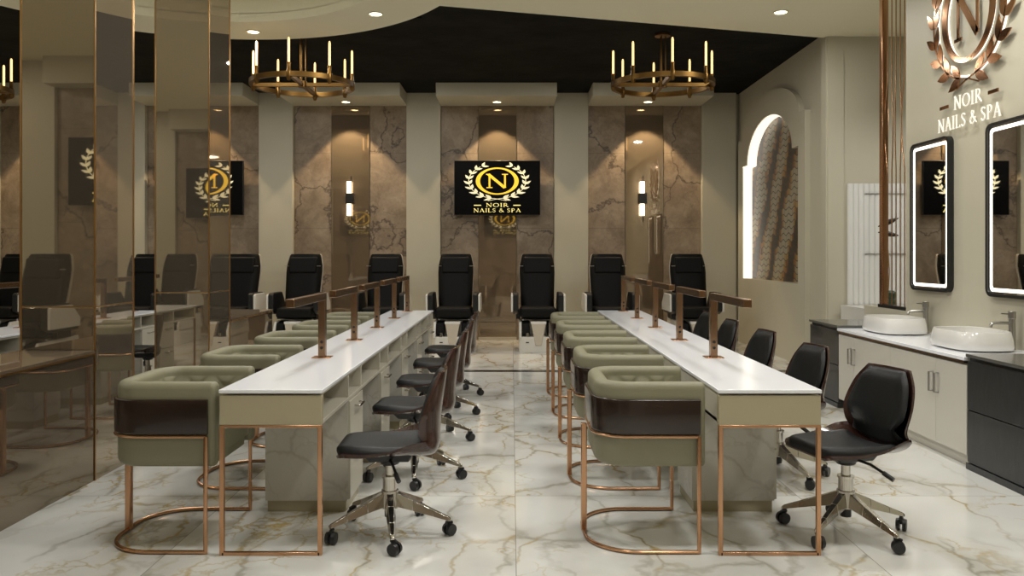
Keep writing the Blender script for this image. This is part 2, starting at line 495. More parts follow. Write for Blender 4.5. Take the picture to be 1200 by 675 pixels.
# soffit: straight edge, then the bulging round coffer, then on to the left room
RC = 2.53
a1 = atan2(7.89 - C0[1], -.72 - C0[0]); a2 = pi - a1
out = [(6.2, YF - .15), (6.2, 9.15), (XR, 9.06), (-.72, 7.89)] + arc(C0[0], C0[1], RC, a1, a2, 40)[1:] + [(-6.4, 7.9), (XL - .05, 8.6), (XL - .05, YF - .15)]
hole = arc(C0[0], C0[1], 1.84, 0, 2 * pi, 64)[:-1]
sof = MB().prism(out, lambda u, v, n: (u, v, ZS + n), ZB - ZS, [hole])
ceil = struct(sof.build('ceiling', M['ceil'], smooth=False))
cf = MB()
ring = arc(C0[0], C0[1], 1.84, 0, 2 * pi, 64)[:-1]
cf.sweep(ring, [(0, ZB - .01), (0, 4.12), (.04, 4.12), (.04, ZB - .01)], True)
ring2 = arc(C0[0], C0[1], 1.50, 0, 2 * pi, 64)[:-1]
cf.prism(ring, lambda u, v, n: (u, v, 4.10 + n), .05, [ring2])
cf.prism(arc(C0[0], C0[1], 1.9, 0, 2 * pi, 48)[:-1], lambda u, v, n: (u, v, 4.24 + n), .04)
cf.sweep(ring2, [(0, 4.1), (0, 4.25), (-.03, 4.25), (-.03, 4.1)], True)
cf.build('coffer', M['ceil'], ceil, smooth=False)
# black ceiling as three boxes round the coffer
bc = MB()
bc.box(XL - .1, 6.2, 8.62, YB + .1, ZB, ZB + .1)
bc.box(-.98, 6.2, 7.2, 8.62, ZB, ZB + .1)
bc.box(XL - .1, -4.85, 7.2, 8.62, ZB, ZB + .1)
struct(bc.build('ceiling_black', M['black_ceiling'], smooth=False))

# back wall: columns, header boxes, stone and bronze mirror panels
wb = MB().box(XL - .1, XR + .3, YB, YB + .15, 0, ZB + .1)
for cx in (-8.45, -6.10, -3.753, -1.407, .941, 3.29):
    wb.box(cx - .27, cx + .27, 12.60, YB + .02, 0, ZB)
for rx in RECESS:
    wb.box(rx - .905, rx + .905, 11.85, YB + .01, 3.74, ZB)
wall_back = struct(wb.build('wall_back', M['wall'], bevel=.004))
for rx in RECESS:
    MB().box(rx - .90, rx - .305, 12.69, YB + .01, 0, 3.739).build('stone_panel', M['stone'], wall_back, smooth=False)
    MB().box(rx + .305, rx + .90, 12.69, YB + .01, 0, 3.739).build('stone_panel', M['stone'], wall_back, smooth=False)
    MB().box(rx - .303, rx + .303, 12.675, YB + .01, .05, 3.739).build('mirror_panel', M['bronze_wall'], wall_back, smooth=False)
    MB().box(rx - .303, rx + .303, 12.66, YB + .01, 0, .05).build('base_trim', M['tan'], wall_back, smooth=False)

# the wall behind the camera, seen only in the mirrors
wf = MB().box(XL - .1, 3.6, YF - .15, YF, 0, ZS + .05)
for cx in (-8.45, -6.10, -3.753, -1.407, .941, 3.29): wf.box(cx - .27, cx + .27, YF - .01, YF + .1, 0, ZS)
for rx in RECESS: wf.box(rx - .905, rx + .905, YF - .01, YF + .35, 3.5, ZS)
wall_front = struct(wf.build('wall_front', M['wall'], smooth=False))
for rx in RECESS:
    MB().box(rx - .90, rx + .90, YF - .01, YF + .03, 0, 3.5).build('stone_panel', M['stone'], wall_front, smooth=False)
struct(MB().box(XL - .15, XL, YF - .1, YB + .1, 0, ZB + .1).build('wall_left', M['wall'], smooth=False))

# right side: near wall with the wash basins, corridor mouth, facing wall, far wall with the arched niche
XW = 3.5
struct(MB().box(XW, XW + .12, YF - .1, 7.05, 0, ZB).build('wall_right', M['wall'], smooth=False))
struct(MB().box(3.505, 3.80, 7.06, 7.90, 0, .865).build('wall_pony', M['wall'], smooth=False))
struct(MB().box(XR, 6.2, 9.0, 9.14, 0, ZB).build('wall_corridor', M['wall'], smooth=False))
struct(MB().box(6.05, 6.2, YF, 9.1, 0, ZB).build('wall_corridor_end', M['wall'], smooth=False))
struct(MB().box(XW + .1, 6.2, 4.6, 4.7, 0, ZB).build('wall_corridor_near', M['wall'], smooth=False))
struct(MB().box(3.70, 6.05, 7.95, 8.93, 0, .80).build('wall_ledge', M['white'], smooth=False))

# far right wall with niche (plan y, height z); relief arch stands off the wall
def yz(x0): return lambda u, v, n: (x0 + n, u, v)
NC = 11.07
def arch_poly(hw, sh, zb, zs, ahw, rise, n=32):
    """shouldered arch outline in (y, z)"""
    pts = [(NC - hw, zb), (NC + hw, zb), (NC + hw, zs), (NC + ahw, zs)]
    pts += [(NC + ahw * cos(pi * i / n), zs + rise * sin(pi * i / n)) for i in range(1, n)]
    pts += [(NC - ahw, zs), (NC - hw, zs)]
    return pts
niche = arch_poly(1.19, 0, 1.0, 2.72, .97, .58)
relief = arch_poly(1.42, 0, 0.0, 3.13, 1.22, .50)
wr = MB().prism([(9.0, 0), (YB + .1, 0), (YB + .1, ZB), (9.0, ZB)], yz(XR + .07), .12, [niche])
wall_niche = struct(wr.build('wall_right_far', M['wall'], smooth=False))
MB().prism(relief, yz(XR), .07, [niche]).build('arch_relief', M['wall'], wall_niche, smooth=True, ang=25)
MB().box(XR + .02, XR + .2, 8.99, 9.12, 0, ZB).build('corner_post', M['wall'], wall_niche, smooth=False)
MB().box(XR + .18, XR + .3, 9.1, YB + .1, .8, 3.6).build('niche_back', M['wall'], wall_niche, smooth=False)
# LED strip along the far side of the niche and its arch, in the reveal
ls = MB()
path = [(NC + 1.185, 1.0), (NC + 1.185, 2.715), (NC + .965, 2.715)] + [(NC + .965 * cos(pi * i / 32), 2.72 + .575 * sin(pi * i / 32)) for i in range(1, 23)]
for i in range(len(path) - 1):
    (ya, za), (yb, zb) = path[i], path[i + 1]
    t = Vector((yb - ya, zb - za)).normalized(); nrm = Vector((-t.y, t.x)) * .012
    ls.hexa([(XR + .012, ya, za), (XR + .145, ya, za), (XR + .145, yb, zb), (XR + .012, yb, zb)],
            [(XR + .012, ya + nrm.x, za + nrm.y), (XR + .145, ya + nrm.x, za + nrm.y), (XR + .145, yb + nrm.x, zb + nrm.y), (XR + .012, yb + nrm.x, zb + nrm.y)])
led_n = ls.build('led_strip', M['led_niche'], wall_niche, smooth=False)
art = MB().prism(arch_poly(1.188, 0, 1.002, 2.718, .968, .575), yz(XR + .145), .03).build('mosaic_panel', M['mosaic'], smooth=False)
tag(art, 'wave patterned mosaic panel of cream, gold and black tiles in the lit arched wall niche', 'wall art')

# fluted white door panel in the facing wall
fl = MB()
x = 3.80
fl.box(3.80, 5.9, 8.975, 9.0, .8, 2.17)
while x < 5.88:
    fl.cyl((x + .03, 8.985, .8), (x + .03, 8.985, 2.17), .033, n=14)
    x += .06
fp = fl.build('door_1', M['fluted']); struct(fp)
dm = MB(); dm.box(3.98, 5.9, 8.945, 8.956, 2.05, 2.057); dm.box(3.98, 5.9, 8.945, 8.956, 1.37, 1.377)
dm.build('door_rail', M['dark_chrome'], fp, smooth=False)

# ------------------------------------------------------------------ bronze mirror pillars and half wall (left)
PX = -2.52
def pillar(y0, label):
    t = thing('mirror_pillar', label, 'pillar', (PX - .23, y0 + .25, 0), 0, 'bronze mirror pillars')
    z0, zm = 0, 1.05
    MB().box(-.224, .224, -.244, .244, zm + .004, ZS).build('upper_panel', M['bronze'], t, bevel=.002)
    MB().box(-.224, .224, -.244, .244, z0, zm - .004).build('lower_panel', M['bronze'], t, bevel=.002)
    MB().box(-.222, .222, -.242, .242, zm - .004, zm + .004).build('joint_trim', M['gold_trim'], t, smooth=False)
    for sx in (-1, 1):
        for sy in (-1, 1):
            MB().box(sx * .224 - .0045, sx * .224 + .0045, sy * .244 - .0045, sy * .244 + .0045, z0, ZS).build('corner_trim', M['gold_trim'], t, smooth=False)
    return t
pillar(4.80, 'wide bronze mirror pillar nearest the camera on the left')
pillar(6.61, 'bronze mirror pillar second from the camera, behind the wide one')
for (ya, yb, lab) in ((-.3, 4.795, 'low bronze mirror partition wall at the left picture edge, before the wide pillar'),
                      (7.115, 8.37, 'short low bronze mirror partition wall beyond the second pillar')):
    hw = thing('half_wall', lab, 'partition', (PX - .23, 0, 0), 0, 'low bronze partition walls')
    MB().box(-.215, .222, ya, yb, 0, .775).build('wall_panel', M['bronze_low'], hw, smooth=False)
    MB().box(-.225, .23, ya, yb, .775, .790).build('ledge', M['bronze_wall'], hw, smooth=False)
    MB().box(.2225, .229, ya, yb, .762, .775).build('edge_trim', M['gold_trim'], hw, smooth=False)

# ------------------------------------------------------------------ logo artwork
def ribbon(pts, wd, closed=False):
    P = [Vector(p) for p in pts]; L = []; Rr = []
    n = len(P)
    for i in range(n):
        a = P[i - 1] if (i > 0 or closed) else P[i]
        b = P[(i + 1) % n] if (i < n - 1 or closed) else P[i]
        t = (b - a).normalized(); q = Vector((-t.y, t.x))
        ww = (wd[i] if isinstance(wd, (list, tuple)) else wd) / 2
        L.append(P[i] + q * ww); Rr.append(P[i] - q * ww)
    return [tuple(p) for p in L], [tuple(p) for p in Rr]
def strokes_to(mb, strokes, f, d):
    for pts, wd in strokes:
        L, Rr = ribbon(pts, wd)
        n = len(L)
        vs = [f(*p, 0) for p in L] + [f(*p, 0) for p in Rr] + [f(*p, d) for p in L] + [f(*p, d) for p in Rr]
        fs = []
        for i in range(n - 1):
            fs += [(i, i + 1, n + i + 1, n + i), (2 * n + i, 3 * n + i, 3 * n + i + 1, 2 * n + i + 1),
                   (i, 2 * n + i, 2 * n + i + 1, i + 1), (n + i, n + i + 1, 3 * n + i + 1, 3 * n + i)]
        fs += [(0, n, 3 * n, 2 * n), (n - 1, 3 * n - 1, 4 * n - 1, 2 * n - 1)]
        mb.add(vs, fs)
def bowl(cx, cy, rx, ry, a0, a1, n=10):
    return [(cx + rx * cos(R(a0 + (a1 - a0) * i / n)), cy + ry * sin(R(a0 + (a1 - a0) * i / n))) for i in range(n + 1)]
TH, TN = .15, .075
GL = {
 'N': (.86, [([(.12, 0), (.12, 1)], TN), ([(.10, 1), (.74, 0)], TH), ([(.74, 0), (.74, 1)], TN), ([(0, .03), (.24, .03)], .06), ([(0, .97), (.16, .97)], .06), ([(.62, .97), (.86, .97)], .06)]),
 'O': (.96, [(bowl(.48, .5, .40, .45, 0, 360, 24), [TN + (TH - TN) * abs(cos(2 * pi * i / 24)) for i in range(25)])]),
 'I': (.30, [([(.15, 0), (.15, 1)], TH), ([(.02, .03), (.28, .03)], .06), ([(.02, .97), (.28, .97)], .06)]),
 'R': (.78, [([(.15, 0), (.15, 1)], TH), (bowl(.30, .74, .26, .23, 90, -90), .10), ([(.12, .97), (.32, .97)], .07), ([(.12, .51), (.32, .51)], .07), ([(.32, .52), (.76, 0)], TH), ([(.02, .03), (.28, .03)], .06)]),
 'A': (.86, [([(.10, 0), (.43, 1)], TN), ([(.41, 1), (.76, 0)], TH), ([(.22, .34), (.64, .34)], .065), ([(0, .03), (.22, .03)], .06), ([(.64, .03), (.88, .03)], .06)]),
 'L': (.62, [([(.15, 0), (.15, 1)], TH), ([(.08, .035), (.60, .035)], .07), ([(.58, 0), (.60, .2)], .05), ([(.02, .97), (.28, .97)], .06)]),
 'S': (.58, [([(.50, .82), (.42, .93), (.28, .96), (.13, .89), (.10, .74), (.20, .60), (.38, .48), (.50, .33), (.48, .15), (.33, .04), (.18, .05), (.08, .2)], .115)]),
 'P': (.66, [([(.15, 0), (.15, 1)], TH), (bowl(.30, .72, .27, .25, 90, -90), .10), ([(.12, .97), (.32, .97)], .07), ([(.12, .47), (.32, .47)], .07), ([(.02, .03), (.28, .03)], .06)]),
 '&': (.90, [([(.88, .05), (.28, .72), (.26, .86), (.36, .96), (.50, .92), (.54, .78), (.44, .63), (.20, .46), (.10, .26), (.20, .07), (.40, .03), (.62, .18), (.76, .48)], .11)]),
}
def text_strokes(txt, width, h, cx, base, wt=1):
    adv = 0; items = []
    for ch in txt:
        if ch == ' ': adv += .38; continue
        wd, st = GL[ch]; items.append((adv, st)); adv += wd + .14
    adv -= .14
    sx = width / adv; outl = []
    for a, st in items:
        for pts, wdt in st:
            k = (sx + h) / 2 * wt
            outl.append(([(cx - width / 2 + (a + p[0]) * sx, base + p[1] * h) for p in pts], [q * k for q in wdt] if isinstance(wdt, list) else wdt * k))
    return outl
def leaf_poly(c, ang, ln, wd):
    pts = []
    for i in range(9):
        t = i / 8; pts.append((t * ln, wd * sin(pi * t ** .8)))
    for i in range(7, 0, -1):
        t = i / 8; pts.append((t * ln, -wd * sin(pi * t ** .8)))
    ca, sa = cos(ang), sin(ang)
    return [(c[0] + x * ca - y * sa, c[1] + x * sa + y * ca) for x, y in pts]
def laurel(side, rx, ry, npairs=10, ln=.36):
    """leaf outlines and stem of one laurel branch; side -1 left, +1 right"""
    lv = []; st = []
    A0, A1 = -104, 58
    for i in range(npairs):
        a = R(-78 + (A1 + 78) * i / (npairs - 1))
        x, y = rx * cos(a), ry * sin(a)
        tx, ty = -rx * sin(a), ry * cos(a); th = atan2(ty, tx)
        s = ln * (1 - .02 * i)
        for da in (-.62, .58):
            lv.append([(side * p[0], p[1]) for p in leaf_poly((x, y), th + da, s, s * .20)])
    stem = [(side * rx * cos(R(a)), ry * sin(R(a))) for a in range(-84, A1 + 1, 6)]
    stem = [(-side * .42, -ry - .16), (-side * .1, -ry - .05)] + stem
    return lv, (stem, .035)
def build_logo(parent, f, sx, mats, d=.004, mirror=False, line2w=3.47, wt=.9, npairs=9, ln=.39, rad=1.33):
    """logo in units of the oval's half height; sx: horizontal stretch; f(u, v, n) maps to the place"""
    mg = -1 if mirror else 1
    g = lambda u, v, n: f(u * sx * mg, v, n)
    m_oval, m_n, m_leaf, m_txt, m_dash = mats
    nO = 64
    o_out = [(cos(2 * pi * i / nO), sin(2 * pi * i / nO)) for i in range(nO)]
    o_in = [(.80 * cos(2 * pi * i / nO), .90 * sin(2 * pi * i / nO)) for i in range(nO)]
    MB().prism(o_out, g, d, [o_in]).build('oval_ring', m_oval, parent, smooth=False)
    b = MB()
    nn = [([(-.36, -.48), (-.36, .52)], .085), ([(-.42, .52), (.36, -.50)], .16), ([(.36, -.50), (.36, .52)], .085), ([(-.50, -.48), (-.22, -.48)], .07), ([(-.52, .50), (-.36, .50)], .07), ([(.22, .50), (.50, .50)], .07)]
    strokes_to(b, nn, g, d)
    b.build('letter', m_n, parent, smooth=False)
    for side in (-1, 1):
        lv, st = laurel(side, rad, rad - .04, npairs, ln)
        b = MB()
        for p in lv: b.prism(p, g, d)
        strokes_to(b, [st], g, d)
        b.build('laurel_branch', m_leaf, parent, smooth=False)
    k = 1 / sx
    b = MB(); strokes_to(b, text_strokes('NOIR', 1.63 / 1.58, .28, 0, -1.90, wt), g, d); b.build('lettering', m_txt, parent, smooth=False)
    b = MB(); strokes_to(b, text_strokes('NAILS & SPA', line2w / 1.58, .28, 0, -2.29, wt), g, d); b.build('lettering', m_txt, parent, smooth=False)
    b = MB()
    for s_ in (-1, 1): strokes_to(b, [([(s_ * 1.18 / 1.58, -1.78), (s_ * 1.72 / 1.58, -1.78)], .07)], g, d)
    b.build('dash', m_dash, parent, smooth=False)

def television(x, y, z, label, facing=-1, mirror=False, red=False):
    """facing -1 looks towards the camera"""
    t = thing('television', label, 'television', (x, y, z), 0 if facing < 0 else pi, 'wall televisions with the salon logo')
    MB().box(-.68, .68, 0, .055, -.43, .43).build('casing', M['bframe'], t, bevel=.006)
    MB().box(-.672, .672, -.004, .002, -.422, .422).build('screen', M['screen'], t, smooth=False)
    u = .2145
    build_logo(t, lambda a, b, n: (a * u - .0 + .0, -.005 - n, b * u + .105), 1.58, (M['scr_gold'], M['scr_gold'], M['scr_white'], M['scr_text'], M['scr_text']), .003, mirror)
    MB().box(-.1, .1, .05, .14, -.15, .15).build('wall_bracket', M['bplastic'], t)
    return t
TVY = 12.53
tv1 = television(-.233, TVY, 2.42, 'black wall television showing the gold salon logo between the stone panels in the centre')
tv2 = television(-4.927, TVY, 2.42, 'wall television partly hidden by the left pillars, its logo reversed', mirror=True)
television(-.233, YF + .19, 2.42, 'television on the wall behind the camera, mirrored under the centre screen', facing=1)
television(-4.927, YF + .19, 2.42, 'television on the wall behind the camera, mirrored in the left pillars', facing=1)

# sign on the right wall (u runs along -y seen from the room: left of the picture is far)
SY, SZ, SU = 6.03, 3.21, .375
sg = thing('wall_sign', 'backlit copper laurel logo sign on the wall above the vanity mirrors', 'sign', (XW, SY, SZ))
fs_ = lambda a, b, n: (-.035 - n, -a * SU, b * SU)
build_logo(sg, fs_, .94, (M['sign_copper'], M['sign_copper'], M['sign_copper'], M['sign_white'], M['sign_copper']), .008, False, 3.7, .62, 8, .50, 1.36)
# light strips behind ring and laurels
hs = MB()
hs.tube([(-.012, .93 * .88 * SU * cos(a * pi / 24), .95 * SU * sin(a * pi / 24)) for a in range(48)], .006, 6, True)
for side in (-1, 1):
    hs.tube([(-.012, side * .94 * 1.30 * SU * cos(R(a)), 1.28 * SU * sin(R(a))) for a in range(-88, 60, 6)], .008, 6)
hs.build('back_light', M['halo'], sg)

# ------------------------------------------------------------------ manicure tables
def make_table(label):
    t = thing('manicure_table', label, 'table', (0, 0, 0), 0, 'long manicure tables')
    W, L = .235, 5.10
    MB().box(-W, W, 0, L, .738, .755).build('tabletop', M['top'], t, bevel=.003)
    a = MB()
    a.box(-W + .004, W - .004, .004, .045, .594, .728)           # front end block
    a2 = MB()
    a2.box(-W + .012, -W + .03, .045, L - .02, .594, .728)        # client side board
    a2.box(-W + .012, W - .004, .045, L - .02, .594, .612)        # bottom board
    a2.box(-W + .012, W - .012, .045, L - .02, .722, .7385)       # top board
    a2.box(-W + .004, W - .004, L - .04, L - .004, .594, .728)
    for i in range(5):
        y0 = .62 + i * 1.0
        for yy in (y0 - .012, y0 + .345):
            a2.box(-W + .02, W - .006, yy, yy + .018, .605, .728)
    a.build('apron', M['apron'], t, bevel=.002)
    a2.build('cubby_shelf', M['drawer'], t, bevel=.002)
    for i in range(5):
        y0 = .62 + i * 1.0
        p = MB().box(-W + .02, W - .012, y0, y0 + .36, .06, .594).build('pedestal', M['tmarble'], t, smooth=False)
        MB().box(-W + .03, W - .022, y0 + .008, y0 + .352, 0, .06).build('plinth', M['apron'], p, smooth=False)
        for (za, zb) in ((.335, .588), (.066, .329)):
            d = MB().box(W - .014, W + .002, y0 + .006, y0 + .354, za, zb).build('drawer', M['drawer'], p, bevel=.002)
    for i in range(5):
        y0 = .62 + i * 1.0
    fr = MB()
    q = .010
    for sx in (-1, 1):
        fr.box(sx * (W - .012) - q, sx * (W - .012) + q, .004, .024, 0, .594)
    fr.box(-W + .012, W - .012, .004, .024, 0, .016)
    fr.box(-W + .004, W - .004, .002, .024, .582, .594)
    fr.build('end_frame', M['copper'], t, bevel=.002)
    return t
def add_drawer_handles(t):
    for p in kids(t):
        if not p.name.startswith('pedestal'): continue
        y0 = min(v.co.y for v in p.data.vertices)
        for d in kids(p):
            if not d.name.startswith('drawer'): continue
            zt = max(v.co.z for v in d.data.vertices)
            W = .235
            h = MB()
            h.tube([(W, y0 + .12, zt - .045), (W + .03, y0 + .12, zt - .045), (W + .03, y0 + .24, zt - .045), (W, y0 + .24, zt - .045)], .006, 8)
            h.build('handle', M['chrome'], p)
TAB_Y = 3.60
table = make_table('long white manicure table on the left, with open cubbies and drawers along the aisle')
add_drawer_handles(table)
table.location = (-1.097, TAB_Y, 0)
table_r = dup(table, (1.172, TAB_Y, 0), 0, 'long white manicure table on the right, in front of the basin counter')
table_l = dup(table, (-4.07, TAB_Y, 0), 0, 'white manicure table beyond the bronze half wall at far left')

# lamps: square bronze post with a long arm towards the camera
def make_lamp(label):
    t = thing('table_lamp', label, 'lamp', (0, 0, 0), 0, 'bronze arm lamps on the tables')
    MB().box(-.055, .055, -.045, .045, 0, .006).build('base_plate', M['copper'], t, bevel=.002)
    MB().box(-.021, .021, -.021, .021, .006, .385).build('post', M['bronze_metal'], t, bevel=.002)
    MB().box(-.0215, .0215, -.69, -.021, .343, .385).build('arm', M['bronze_metal'], t, bevel=.002)
    MB().box(-.012, .012, -.66, -.06, .341, .3435).build('diffuser', M['fluted'], t, smooth=False)
    o = MB()
    for z in (.06, .095):
        o.cyl((0, -.0225, z), (0, -.020, z), .009, n=14)
    o.build('outlet', M['bplastic'], t)
    return t
ORD = ['nearest the camera', 'second from the camera', 'third in the row', 'fourth from the camera', 'farthest from the camera']
LD = [4.73, 5.69, 6.65, 7.62, 8.56]
TABS = (('left', -1.13), ('right', 1.20), ('far left', -4.10))
lamp = None
for (nm, x) in TABS:
    for i, d in enumerate(LD):
        where = {'left': 'on the left table', 'right': 'on the right table', 'far left': 'on the table beyond the half wall'}[nm]
        lab = 'bronze square arm lamp %s, %s' % (where, ORD[i])
        if lamp is None: lamp = make_lamp(lab); lamp.location = (x, d, .755)
        else: dup(lamp, (x, d, .755), 0, lab)

# ------------------------------------------------------------------ client armchairs (front towards +x)
def make_armchair(label):
    t = thing('tub_armchair', label, 'armchair', (0, 0, 0), 0, 'sage tub armchairs at the tables')
    X0, X1, Y1, RR = -.25, .25, .295, .15
    th = .075
    def upath(off, xe=X1):
        r = RR - off
        p = [(xe, -Y1 + off), (X0 + RR, -Y1 + off)] if xe > X0 + RR else []
        p = [(xe, -Y1 + off), (.1, -Y1 + off), (0, -Y1 + off)]
        p += [(X0 + RR + r * cos(a), -Y1 + RR + r * sin(a)) for a in [(-pi / 2 - pi / 2 * i / 10) for i in range(11)]]
        p += [(X0 + RR + r * cos(a), Y1 - RR + r * sin(a)) for a in [(pi - pi / 2 * i / 10) for i in range(11)]]
        p += [(0, Y1 - off), (.1, Y1 - off), (xe, Y1 - off)]
        return p
    # rounded section, travel from front right round the back: inside is to the right of travel? use explicit offsets
    def rsec(w, z0, z1, r, n=5):
        return rrect(-w / 2, w / 2, z0, z1, r, n)
    mid = upath(th / 2)
    # front ends softened by extra, narrower sections
    b = MB()
    sec = rsec(th, .39, .78, .032)
    b.sweep(mid, sec)
    s = b.build('shell', M['sage'], t, bevel=.018, seg=3)
    base = rrect(X0 + .02, X1 - .015, -Y1 + .02, Y1 - .02, .14, 8)
    MB().prism(base, lambda u, v, n: (u, v, .392 + n), .05).build('seat_base', M['sage'], t)
    MB().prism(rrect(X0 + .07, X1 + .005, -Y1 + th, Y1 - th, .07, 6), lambda u, v, n: (u, v, .442 + n), .10).build('seat_cushion', M['sage'], t, bevel=.03, seg=3)
    # quilted lining
    ip = upath(th + .004, X1 - .03)
    seg = [0]
    for i in range(1, len(ip)): seg.append(seg[-1] + (Vector(ip[i]) - Vector(ip[i - 1])).length)
    def at(d):
        for i in range(1, len(ip)):
            if d <= seg[i] + 1e-9:
                k = (d - seg[i - 1]) / (seg[i] - seg[i - 1])
                p = Vector(ip[i - 1]).lerp(Vector(ip[i]), k); tt = (Vector(ip[i]) - Vector(ip[i - 1])).normalized()
                return p, Vector((tt.y, -tt.x))
        return Vector(ip[-1]), Vector((0, -1))
    Ltot = seg[-1]
    def fn(u, v):
        d = u * Ltot; p, nr = at(d)
        z = .50 + v * .235
        a, c = d / .075, (z - .5) / .085
        e = min(1, v * 8, (1 - v) * 8, u * 14, (1 - u) * 14)
        q = (abs(sin((a + c) * pi / 2 * 1.0)) * abs(sin((a - c) * pi / 2 * 1.0))) ** .5 * .020 * e
        side = Vector((0, 0)) - p
        if nr.dot(side) < 0: nr = -nr
        w_ = p + nr * (q - .004)
        return (w_.x, w_.y, z)
    MB().grid(fn, 150, 30).build('quilted_lining', M['sage'], t, ang=80)
    # walnut band
    bp = upath(-.008, .222)
    MB().sweep(bp, rrect(-.008, .008, .545, .705, .007, 3)).build('wood_band', M['dwood'], t)
    # copper frame: rail under the band, front legs, floor rail, back leg
    r = .0095
    rail = upath(-.012, .215)
    fr = [(p[0], p[1], .535) for p in rail]
    fl_ = []
    fX0, fY, fR = -.285, .31, .24
    fl_ = [(.215, -fY, r)] + [(fX0 + fR + fR * cos(a), -fY + fR + fR * sin(a), r) for a in [(-pi / 2 - pi / 2 * i / 12) for i in range(13)]]
    fl_ += [(fX0 + fR + fR * cos(a), fY - fR + fR * sin(a), r) for a in [(pi - pi / 2 * i / 12) for i in range(13)]] + [(.215, fY, r)]
    MB().tube(fr, .007, 8).build('band_rail', M['copper'], t)
    MB().tube(fl_, r, 10).build('floor_rail', M['copper'], t)
    for sy in (-1, 1):
        MB().tube([(.215, sy * (fY - .0), 0.004), (.215, sy * fY, .52), (.215, sy * .307, .535)], r, 10).build('leg', M['copper'], t)
    MB().box(-.298, -.270, -.016, .016, .004, .535).build('leg', M['copper'], t, bevel=.004)
    return t
AD = [3.935 + .985 * i for i in range(5)]
arm = None
for (nm, x) in (('left', -1.615), ('right', .64), ('far left', -4.62)):
    for i, d in enumerate(AD):
        where = {'left': 'at the left table', 'right': 'at the right table', 'far left': 'beyond the half wall'}[nm]
        lab = 'sage tub armchair %s, %s' % (where, ORD[i])
        if nm == 'far left' and i > 2: continue
        if arm is None: arm = make_armchair(lab); arm.location = (x, d, 0)
        else: dup(arm, (x, d, 0), 0, lab)

